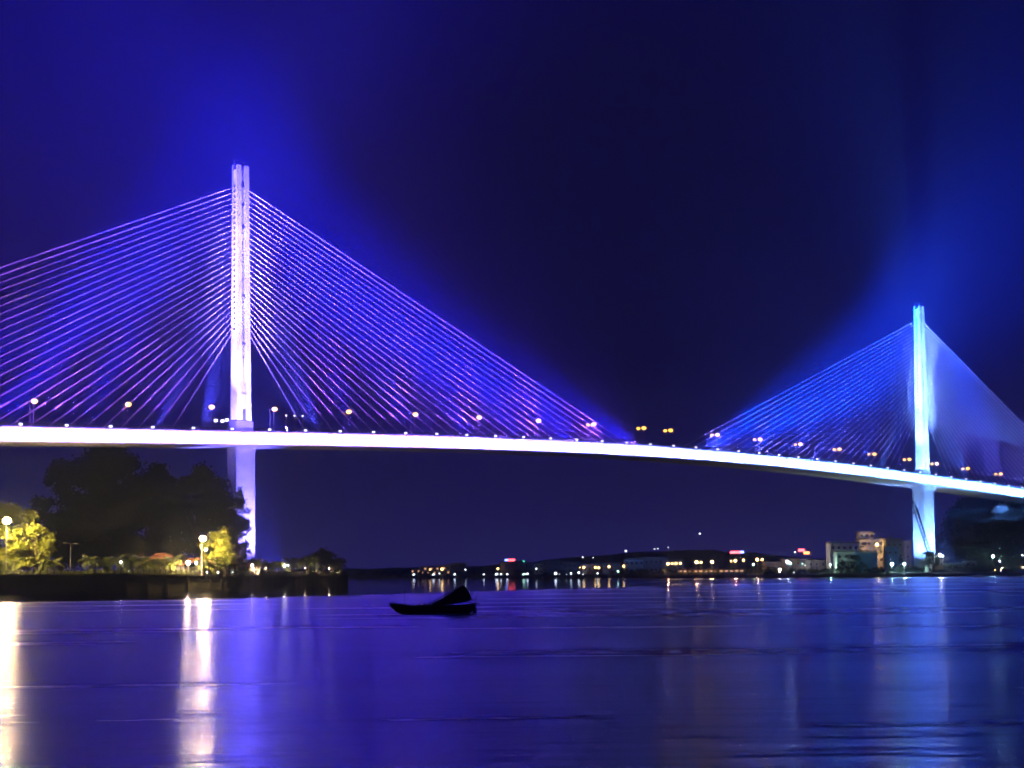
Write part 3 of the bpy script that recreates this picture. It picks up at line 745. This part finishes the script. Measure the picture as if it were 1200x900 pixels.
# woods covering the hill on the right, one far mass, and scrub along the shore
lob = []
for i in range(520):
    px = random.uniform(1096, 1330); off = random.uniform(30, 200); d = shore_d(px) + off; r = random.uniform(2.2, 5.0)
    lob.append((gx(px, d), d, hill_h(px, off) + r * .3, r, .8))
me = leaf_cloud(lob, 4.2, 1.0); me.materials.append(M['leaf'])
tag(link('hillside_wood', me), 'dark dense woodland covering the hill behind the right pylon', 'woodland', kind='stuff')
lob = []
for i in range(620):
    px = random.uniform(420, 1330); off = random.uniform(4, 60) if random.random() < .5 else random.uniform(60, 520)
    if px > 1100: off = random.uniform(3, 30)
    d = shore_d(px) + off; r = random.uniform(1.0, 2.8)
    lob.append((gx(px, d), d, hill_h(px, off) + r * .4, r, .75))
me = leaf_cloud(lob, 5, .8); me.materials.append(M['leaf'])
tag(link('shore_scrub', me), 'dark scrub and low trees along the far shore', 'scrub', kind='stuff')
# pale rock face near the hill top
outcrop = empty('rock_outcrop', (gx(1178, 960), 960, 30)); tag(outcrop, 'pale bare rock face high on the wooded hill at the right', 'rock')
for px, y, rr in ((1164, 600, 2.6), (1168, 596, 3.0), (1173, 592.5, 3.2), (1179, 590.5, 3.0), (1186, 589, 2.8), (1193, 588.5, 2.4), (1170, 600, 2.4), (1176, 597, 2.6)):
    for off in range(40, 240, 3):
        d = shore_d(px) + off; zz = CAM_H + (667.5 - .01 * (px - 600) - y) / F * d
        if hill_h(px, off) + 3 > zz: break
    b = MB(); b.ball((0, 0, 0), rr * .8, 10, 7, .65)
    k = MB(); k.add([rel((gx(px, d) + x * random.uniform(.75, 1.35), d - 4 + y_, zz + z * random.uniform(.6, 1.35)), outcrop) for x, y_, z in b.v], b.f)
    kz = k.build('boulder', M['rock'], outcrop); kz.location.z = -outcrop.location.z + 30

# ---- buildings
def building(px, d, w, h, dep, label, wall, nxw=0, nyw=0, z=LZ, roof='flat', lit=(), win=(1.2, 1.3), name='house', rz=0.0, parapet=True):
    e = empty(name, (gx(px, d), d, z), rz); tag(e, label, 'building')
    MB().box((0, 0, h / 2 - .3), (w, dep, h + .6)).build('wall', wall, e)
    if roof == 'flat':
        r = MB(); r.box((0, 0, h + .15), (w + .5, dep + .5, .3))
        r.box((0, -dep / 2 + .1, h + .6), (w - .1, .18, .6)); r.box((-w / 2 + .15, 0, h + .6), (.18, dep - .4, .6)); r.box((w / 2 - .15, 0, h + .6), (.18, dep - .4, .6))
        r.build('roof', M['plaster2'], e)
    else:
        r = MB(); gable_roof(r, 0, 0, h + .01, w, dep, min(2.2, dep * .3)); r.build('roof', M['tile'], e)
    fm = MB()
    for q in ((0, win[1] / 2 + .06, win[0] + .24, .12), (0, -win[1] / 2 - .06, win[0] + .24, .12)): fm.box((q[0], 0, q[1]), (q[2], .14, q[3]))
    for q in (-1, 1): fm.box((q * (win[0] / 2 + .06), 0, 0), (.12, .14, win[1]))
    fm = fm.mesh('window', M['plaster'])
    pm = {False: MB().box((0, 0, 0), (win[0], .06, win[1])).mesh('pane', M['glass']), True: MB().box((0, 0, 0), (win[0], .06, win[1])).mesh('pane', M['warmwin'])}
    for j in range(nyw):
        for i in range(nxw):
            x = -w / 2 + w * (i + .5) / nxw; zz = h * (j + .55) / nyw
            o = link('window', fm, e, (x, -dep / 2 - .05, zz)); link('pane', pm[(i, j) in lit], o, (0, 0, 0))
    return e
def zpx(px, y, d): return CAM_H + (667.5 - .01 * (px - 600) - y) / F * d
# pale complex left of the right pylon
building(987, 902, 15, zpx(987, 637, 902) - LZ, 12, 'wide pale three storey building at the left of the pale group by the right pylon', M['plaster'], 5, 3)
building(1019, 925, 13, zpx(1019, 633, 925) - LZ, 12, 'tallest pale building with a lamp lit wall, left of the right pylon', M['plaster'], 4, 4, lit=((2, 1),))
building(1014, 925.5, 8, 3.0, 8, 'small rooftop room standing on the tallest pale building', M['plaster'], 3, 1, z=zpx(1019, 632, 925) + .32, name='rooftop_room')
building(989, 868, 9.5, zpx(989, 647, 868) - LZ, 8, 'low pale house with orange side lights in front of the wide pale building', M['plaster'], 3, 2)
building(1013, 872, 11, zpx(1013, 648, 872) - LZ, 9, 'blue walled shed in front of the tallest pale building', M['plaster3'], 0, 0)
building(1046, 905, 9, zpx(1046, 633, 905) - LZ, 9, 'dim grey house between the pale group and the right pylon', M['plaster2'], 3, 3)
building(1057, 930, 8, zpx(1057, 636, 930) - LZ, 8, 'dim narrow house close behind the right pylon pier', M['plaster2'], 2, 3)
building(1044, 870, 6, zpx(1044, 641, 870) - LZ, 7, 'small blue house in front of the dim grey house', M['plaster3'], 2, 2)
building(1116, 862, 9, 3.6, 6, 'low grey shed just right of the right pylon foot', M['plaster2'], 3, 1, name='shed')
building(1135, 868, 6, 4.6, 6, 'small two storey hut at the foot of the wooded hill', M['plaster2'], 2, 2, name='hut')
building(1088, 846, 3.2, 2.6, 3, 'tiny pale guard hut at the water edge beside the right pier', M['plaster'], 1, 1, name='hut')
for px, d, zz, w_, lb in ((982, 901, zpx(982, 637, 902), 3.0, 'small steel water tank on the roof of the wide pale building'), (1030, 924, zpx(1019, 633, 925), 2.4, 'small steel water tank on the right roof corner of the tallest pale building'), (1043, 904, zpx(1046, 633, 905), 2.2, 'small steel water tank on the roof of the dim grey house')):
    e = empty('water_tank', (gx(px, d), d, zz + .32)); tag(e, lb, 'water tank')
    m = MB(); m.tube((-w_ / 2, 0, 1.3), (w_ / 2, 0, 1.3), .65, n=10); m.build('tank', M['steel'], e)
    for q in (-.35, .35): MB().box((q * w_, 0, .32), (.15, 1.1, .64)).build('leg', M['darksteel'], e)
# the long shore in the middle
names = [(493, 'low', 'plaster2', 14, 5.0, 6, 1, True, 'first low terrace from the left on the far shore, windows lit orange'),
         (506, 'low', 'plaster', 16, 6.0, 7, 2, True, 'orange lit terrace left of the boat sail on the far shore'),
         (521, 'low', 'plaster', 9, 6.5, 3, 2, True, 'narrow house right of the orange lit terraces'),
         (537, 'low', 'plaster2', 12, 8, 4, 2, False, 'dim grey block above the boat stern'),
         (600, 'low', 'plaster2', 16, 8.5, 5, 2, False, 'grey block carrying the red and blue sign'),
         (617, 'low', 'plaster2', 10, 7.5, 3, 2, False, 'grey block carrying the small green sign'),
         (634, 'low', 'plaster', 9, 7, 3, 2, False, 'pale house right of the green sign'),
         (648, 'low', 'plaster2', 14, 9, 4, 2, False, 'dim block on the slope between the green sign and the first amber lamps'),
         (670, 'low', 'plaster2', 12, 7, 4, 2, False, 'low block left of the first amber lamps'),
         (693, 'low', 'plaster', 12, 6, 4, 1, False, 'single storey row under the pair of amber lamps'),
         (716, 'low', 'plaster2', 11, 6, 3, 1, False, 'low dark store right of the pair of amber lamps'),
         (748, 'low', 'plaster', 17, 8.5, 6, 2, False, 'long pale hall with a green lit corner, right of the amber lamps'),
         (768, 'low', 'plaster2', 14, 9, 5, 2, False, 'grey hall joined behind the long pale hall'),
         (788, 'low', 'plaster2', 12, 7, 4, 2, False, 'grey store left of the four amber lamps'),
         (905, 'low', 'plaster2', 10, 5.5, 3, 1, False, 'low shed left of the white starry lamp'),
         (930, 'low', 'plaster2', 12, 7, 4, 2, False, 'grey block under the red and orange signs'),
         (955, 'low', 'plaster2', 10, 6, 3, 2, False, 'grey house between the red signs and the pale group')]
for px, kd, wl, w_, h_, a_, b_, lt, lb in names:
    dd = shore_d(px) + (46 if px < 700 else 60)
    building(px, dd, w_, h_, 9, lb, M[wl], a_, b_, lit=[(i, j) for i in range(a_) for j in range(b_) if (i + j) % 2 == 0] if lt else ())
# market stalls: a row of small warm lit booths along the shore
for i in range(13):
    px = 797 + i * 6.0; d = shore_d(px) + 14
    e = empty('market_stall', (gx(px, d), d, LZ)); tag(e, None, None)
    tag(e, 'small warm lit stall in the row on the far shore, ' + ('leftmost' if i == 0 else 'rightmost' if i == 12 else ordn[i] + 'from the left' if i < 10 else ('third', 'second')[i - 10] + ' from the right'), 'stall', 'row of lit stalls under the amber lamps')
    MB().box((0, .9, 1.1), (2.1, .1, 2.2)).build('back_panel', M['plaster'], e)
    MB().box((0, .8, 1.5), (1.5, .06, .5)).build('light_panel', M['warmwin'], e)
    m = MB(); gable_roof(m, 0, 0, 2.2, 2.1, 2.0, .7, .1); m.build('awning', M['tile'], e)
    MB().box((0, -.5, .5), (1.9, .4, .9)).build('counter', M['plaster2'], e)

# ---- signs
def sign(px, y, d, w, h, parts_, label):
    z = zpx(px, y, d); base = z - 3.2
    e = empty('rooftop_sign', (gx(px, d), d, base)); tag(e, label, 'sign')
    MB().box((0, .15, 3.2), (w + .3, .12, h + .3)).build('panel', M['darksteel'], e)
    m = MB()
    for q in (-.4, 0, .4): m.tube((q * w, .3, 0), (q * w, .3, 3.2), .08, n=5)
    m.build('frame', M['darksteel'], e)
    for x0, x1, z0, z1, mt in parts_: MB().box(((x0 + x1) / 2 * w, 0, 3.2 + (z0 + z1) / 2 * h), ((x1 - x0) * w - .1, .12, (z1 - z0) * h)).build('light_panel', M[mt], e)
sign(597.5, 656.3, 1190, 7.2, 1.5, ((-.5, -.2, -.5, .5, 'blueneon'), (-.2, .5, -.5, .5, 'red')), 'red and blue neon sign on a roof across the water, left of centre')
sign(612, 658, 1195, 3.2, 1.2, ((-.5, -.1, -.5, .3, 'greenneon'), (0, .5, -.4, .5, 'greenneon')), 'small green neon sign right of the red and blue one')
sign(863.5, 647.3, 940, 7.6, 1.3, ((-.5, .22, -.5, .5, 'red'), (.24, .5, -.4, .6, 'blueneon')), 'wide red sign with a blue right end above the amber lamps')
sign(939, 644.8, 935, 3.6, 1.5, ((-.5, .5, -.5, .5, 'red'),), 'red sign, upper left of the red and orange pair')
sign(945, 648, 934, 3.2, 1.3, ((-.5, .5, -.5, .5, 'orange'),), 'orange sign, lower right of the red and orange pair')
# faint lattice mast behind the red signs
e = empty('lattice_mast', (gx(951, 960), 960, LZ)); tag(e, 'thin leaning lattice mast behind the red and orange signs', 'mast')
m = MB(); hM = zpx(951, 624, 960) - LZ
for q in (-.5, .5): m.tube((q - .8, 0, 0), (q * .4 + .8, 0, hM), .07, n=4)
for i in range(12): t0, t1 = i / 12, (i + 1) / 12; m.tube((-1.3 + 1.6 * t0 + (.3 * t0), 0, hM * t0), (-.3 + 1.3 * t1, 0, hM * t1), .05, n=4)
m.build('lattice', M['steel'], e)

# ---- far lamps: (x, y, kind, radius)
fl = [(485, 673.5, 'w', .55, 'first white lamp from the left on the far shore'), (508, 673.5, 'w', .6, 'second white lamp from the left, left of the boat sail'),
      (515, 672, 'w', .35, 'small white lamp below the orange terrace lamp'), (518, 667, 's', .75, 'amber lamp at the right end of the orange lit terrace'), (504, 667.5, 's', .45, 'small amber lamp in the middle of the orange terrace'),
      (533, 673.5, 'w', .6, 'white lamp above the boat stern'), (545.5, 667.5, 'w', .4, 'small white lamp higher behind the boat stern'), (567, 673.5, 'w', .5, 'lone white lamp between the boat and the red and blue sign'),
      (583.5, 666.5, 's', .6, 'amber lamp directly below the blue end of the sign'), (582, 673.5, 'w', .8, 'bright white lamp at the shore below the blue end of the sign'), (587, 673, 'w', .45, 'small white lamp right of the bright one under the sign'),
      (594.5, 673.5, 'w', .6, 'white lamp below the red end of the sign'), (601, 675.3, 'g', .45, 'greenish lamp low by the water right of the sign'), (614, 673.8, 'g', .85, 'bright greenish lamp below the green sign'), (618, 672.5, 'w', .5, 'white lamp touching the bright greenish one'),
      (628.5, 666.5, 'w', .4, 'small white lamp right of the green sign'), (651, 672, 'w', .7, 'first of the white quay lamps right of the green sign'), (655, 673.5, 'w', .35, 'small quay lamp right of the first white one'),
      (664, 673.8, 'w', .35, 'small quay lamp, third in the white row'), (669, 672, 'w', .45, 'quay lamp, fourth in the white row'), (678, 671, 'w', .55, 'brighter quay lamp under the small amber one'), (683, 673.5, 'w', .35, 'small quay lamp below the first big amber lamp'),
      (684, 665, 's', .65, 'first big amber lamp, left of the amber pair'), (679.5, 665, 's', .3, 'small amber lamp beside the first big amber one'), (697.5, 665, 's', .65, 'left lamp of the amber pair'), (701.5, 665.3, 's', .65, 'right lamp of the amber pair'), (700, 672, 'w', .4, 'white quay lamp below the amber pair'),
      (713.5, 664, 's', .65, 'amber lamp right of the amber pair'), (731, 663.5, 's', .7, 'amber lamp left of the long pale hall'), (724, 669.5, 'g', .5, 'greenish lamp below the lone amber one'),
      (733.5, 645.7, 'w', .5, 'white lamp high above the long pale hall'), (683, 653, 'w', .35, 'dim white lamp high on the slope, leftmost'), (695, 653.5, 'w', .22, 'faint lamp high on the slope right of the leftmost'), (767, 643.5, 'w', .25, 'faint lamp high on the slope above the grey hall'), (771, 643, 'w', .25, 'second faint lamp high on the slope above the grey hall'), (783, 641.5, 'w', .2, 'faint lamp highest above the four amber lamps'),
      (820.5, 625.5, 'w', .4, 'lone white lamp highest on the dark hill'),
      (782.5, 660.7, 's', .75, 'first of the four amber lamps in a tight row'), (787.5, 660.5, 's', .55, 'second of the four amber lamps in a tight row'), (792, 660.3, 's', .7, 'third of the four amber lamps in a tight row'), (797, 660.2, 's', .65, 'fourth of the four amber lamps in a tight row'),
      (816, 658.8, 's', .85, 'brightest amber lamp, left of the next amber pair'), (821.5, 659, 's', .65, 'amber lamp touching the right of the brightest one'), (834, 658.5, 's', .75, 'single amber lamp left of the wide red sign'),
      (856.5, 657.5, 's', .4, 'small amber lamp below the left end of the wide red sign'), (861.5, 657, 's', .75, 'amber lamp below the wide red sign'), (871, 656.5, 's', .65, 'amber lamp below the blue end of the wide red sign'),
      (887, 655.8, 's', .8, 'left lamp of the amber pair right of the wide red sign'), (893, 655.8, 's', .65, 'right lamp of the amber pair right of the wide red sign'), (882.5, 661.5, 'g', .65, 'green white lamp below the last amber pair'),
      (913, 667.8, 'y', .85, 'bright starry white lamp close to the water'), (922.5, 658.3, 'w', .85, 'bright white lamp left of the red signs'), (926, 660, 'g', .6, 'greenish lamp touching the bright white one'),
      (929.5, 671, 'w', .4, 'small lamp by the water below the white and greenish pair'), (931.5, 647, 'w', .35, 'small white lamp just left of the red sign'), (940, 660.5, 'g', .35, 'small greenish lamp below the red sign'), (943, 662.5, 'w', .25, 'tiny lamp below the orange sign'),
      (972.5, 662, 'g', .4, 'greenish lamp at the left foot of the pale buildings'), (979, 633.3, 'w', .3, 'small white lamp on the roof edge of the wide pale building'), (1027.5, 638.2, 's', .9, 'orange lamp glowing against the tallest pale building'),
      (1044.5, 661, 'g', .9, 'left of two greenish white lamps before the right pier'), (1059, 660.8, 'g', .8, 'right of two greenish white lamps before the right pier'),
      (1101, 650.5, 'w', .9, 'large white lamp on a post right of the right pier'), (1104.5, 651.5, 'w', .55, 'white lamp touching the large one right of the pier'),
      (1125, 661.3, 'w', .45, 'low white lamp on the shed roof right of the pier'), (1163, 652, 'g', .8, 'upper green white lamp below the wooded hill'), (1170.5, 658.2, 'w', .65, 'white lamp below the upper green white one'), (1173, 667.3, 'y', .95, 'bright yellowish lamp at the water near the right edge'),
      (1165, 668, 's', .35, 'small reddish lamp left of the bright yellowish one'), (1197.5, 651, 'w', .55, 'white lamp on the right edge, upper'), (1198, 666, 'y', .95, 'bright yellowish lamp on the right edge by the water')]
LM = dict(w=M['white_far'], s=M['sodium_far'], g=M['green_far'], y=glow('warm_white_lamp_far', (1, .85, .55), 12))
LC = dict(w=(.8, .9, 1), s=(1, .6, .2), g=(.5, 1, .8), y=(1, .85, .6))
for px, y, kd, r, lb in fl:
    off = 6 if y > 671 else (20 if y > 664 else 38)
    if y < 655: off = 60
    if px > 770 and 655 < y < 663 and px < 900: off = 26
    if px in (1027.5,): off = 78
    if px in (979,): off = 62 - 8
    if px in (1101, 1104.5): off = 12
    if 960 < px < 975 or 1040 < px < 1062: off = 14
    d = shore_d(px) + off
    if y < 655 and 660 < px < 900: off = 420; d = shore_d(px) + off
    z = zpx(px, y, d)
    g0 = hill_h(px, off) if px not in (979, 1027.5) else LZ
    if px == 1027.5: g0 = LZ
    g0 = min(g0, z - .6)
    rr = r * d / 950 * 1.05
    e = empty('street_lamp', (gx(px, d), d, g0)); tag(e, lb, 'lamp', 'lamps along the far shore')
    MB().tube((0, 0, 0), (0, 0, z - g0), .1, .07, n=5).build('pole', M['steel'], e)
    MB().ball((0, 0, z - g0), rr, 8, 5).build('lamp_head', LM[kd], e, smooth=True)
    if (r >= .75 and px > 780) or px == 972.5: point('street_lamp_light', (gx(px, d), d - rr - .6, z), 7000 * r, LC[kd], .3)
# palm by the right pier, and bushes in front of the pale houses
palm(1088, 838, 9.5, 'lone palm at the foot of the right bridge pier', 1.3, None, z=LZ, nf=11)
tree('shore_tree', (gx(1003, 862), 862, LZ), 9, 10, 'dark round tree before the low pale house', M['leaf'], .1, 22, 22, .5)
tree('shore_tree', (gx(1013, 905), 905, LZ), 16, 8, 'dark tree rising behind the blue shed', M['leaf'], .3, 20, 22, .5)
tree('shore_tree', (gx(986, 860), 860, LZ), 6, 8, 'low dark bush left of the round tree on the far shore', M['leaf'], .05, 16, 22, .5)
tree('shore_tree', (gx(1100, 850), 850, LZ), 8, 6, 'dark tree just right of the right bridge pier', M['leaf'], .15, 16, 22, .5)
tree('shore_tree', (gx(1053, 880), 880, LZ), 8, 8, 'dark tree behind the two greenish lamps', M['leaf'], .15, 16, 22, .5)

# ---- lattice boom crane in front of the right pier
dC = 842.0
cb = Vector((gx(1096, dC), dC, LZ))
cr_ = empty('crawler_crane', cb); tag(cr_, 'dark lattice boom crane leaning across the right bridge pier', 'crane')
foot = Vector((gx(1094, dC) - cb.x, 0, 2.2)); tipp = Vector((gx(1070.5, dC) - cb.x, 0, zpx(1070.5, 587, dC) - LZ))
m = MB(); u = (tipp - foot); Ln = u.length; u.normalize(); sv = Vector((0, 1, 0)); nv = u.cross(sv).normalized()
nseg = 18
def bpnt(t, i):
    w_ = .75 * min(1, t * 7 + .2, (1 - t) * 6 + .25)
    a_, b_ = ((-1, -1), (1, -1), (1, 1), (-1, 1))[i]
    return foot + u * Ln * t + sv * a_ * w_ + nv * b_ * w_
for i in range(nseg):
    t0, t1 = i / nseg, (i + 1) / nseg
    for c_ in range(4):
        m.tube(bpnt(t0, c_), bpnt(t1, c_), .17, n=4, caps=False)
        m.tube(bpnt(t0, c_), bpnt(t1, (c_ + 1) % 4), .11, n=4, caps=False)
m.build('boom', M['wood'], cr_)
m = MB()
mast = Vector((6.5, 0, 8.5))
m.tube(tipp, mast, .05, n=4); m.tube(mast, (3.5, 0, 2.6), .07, n=4); m.tube((.5, 0, 2.5), mast, .14, n=5); m.build('pendant_ropes', M['darksteel'], cr_)
m = MB(); hk = tipp + Vector((.3, 0, -5.4)); m.tube(tipp, hk, .05, n=4); m.build('hoist_rope', M['darksteel'], cr_)
m = MB(); m.box(hk + Vector((0, 0, -.5)), (.6, .5, 1.1)); m.tube(hk + Vector((0, 0, -1)), hk + Vector((0, 0, -1.6)), .12); m.build('hook_block', M['craney'], cr_)
m = MB(); m.box((1.6, 0, 2.2), (5.6, 2.8, 1.7)); m.build('machinery_house', M['craney'], cr_)
m = MB(); m.box((-1.6, -1.2, 2.3), (1.5, 1.1, 1.9), taper=.85); m.build('cab', M['glass'], cr_)
MB().box((4.1, 0, 2.0), (.9, 3.0, 1.8)).build('counterweight', M['darksteel'], cr_)
MB().tube((1, 0, .9), (1, 0, 1.4), 1.2, n=12).build('turntable', M['darksteel'], cr_)
for sgn in (-1, 1):
    m = MB(); m.box((1, sgn * 1.9, .5), (5.0, .7, .9)); m.tube((-1.5, sgn * 1.9 - .35, .5), (-1.5, sgn * 1.9 + .35, .5), .46, n=10); m.tube((3.5, sgn * 1.9 - .35, .5), (3.5, sgn * 1.9 + .35, .5), .46, n=10)
    m.build('crawler_track', M['darksteel'], cr_)
m = MB(); m.box((gx(1104, 838), 838, -0.3), (60, 10, 1.8)); tag(m.build('landing_stage', M['pier']), 'low concrete landing at the foot of the right bridge pier', 'landing stage')

# ------------------------------------------------------------------ night haze
hz = MB().box((0, 1000, 214.5), (4000, 2800, 443)).mesh('haze', None)
hm_ = bpy.data.materials.new('night_haze'); hm_.use_nodes = True
t = hm_.node_tree; t.nodes.remove(t.nodes['Principled BSDF'])
pv = t.nodes.new('ShaderNodeVolumePrincipled'); pv.inputs['Density'].default_value = 0.0005; pv.inputs['Color'].default_value = (0.40, 0.50, 1.0, 1); pv.inputs['Anisotropy'].default_value = 0.0
t.links.new(pv.outputs[0], t.nodes['Material Output'].inputs['Volume'])
hz.materials.append(hm_)
tag(link('haze', hz), kind='stuff')
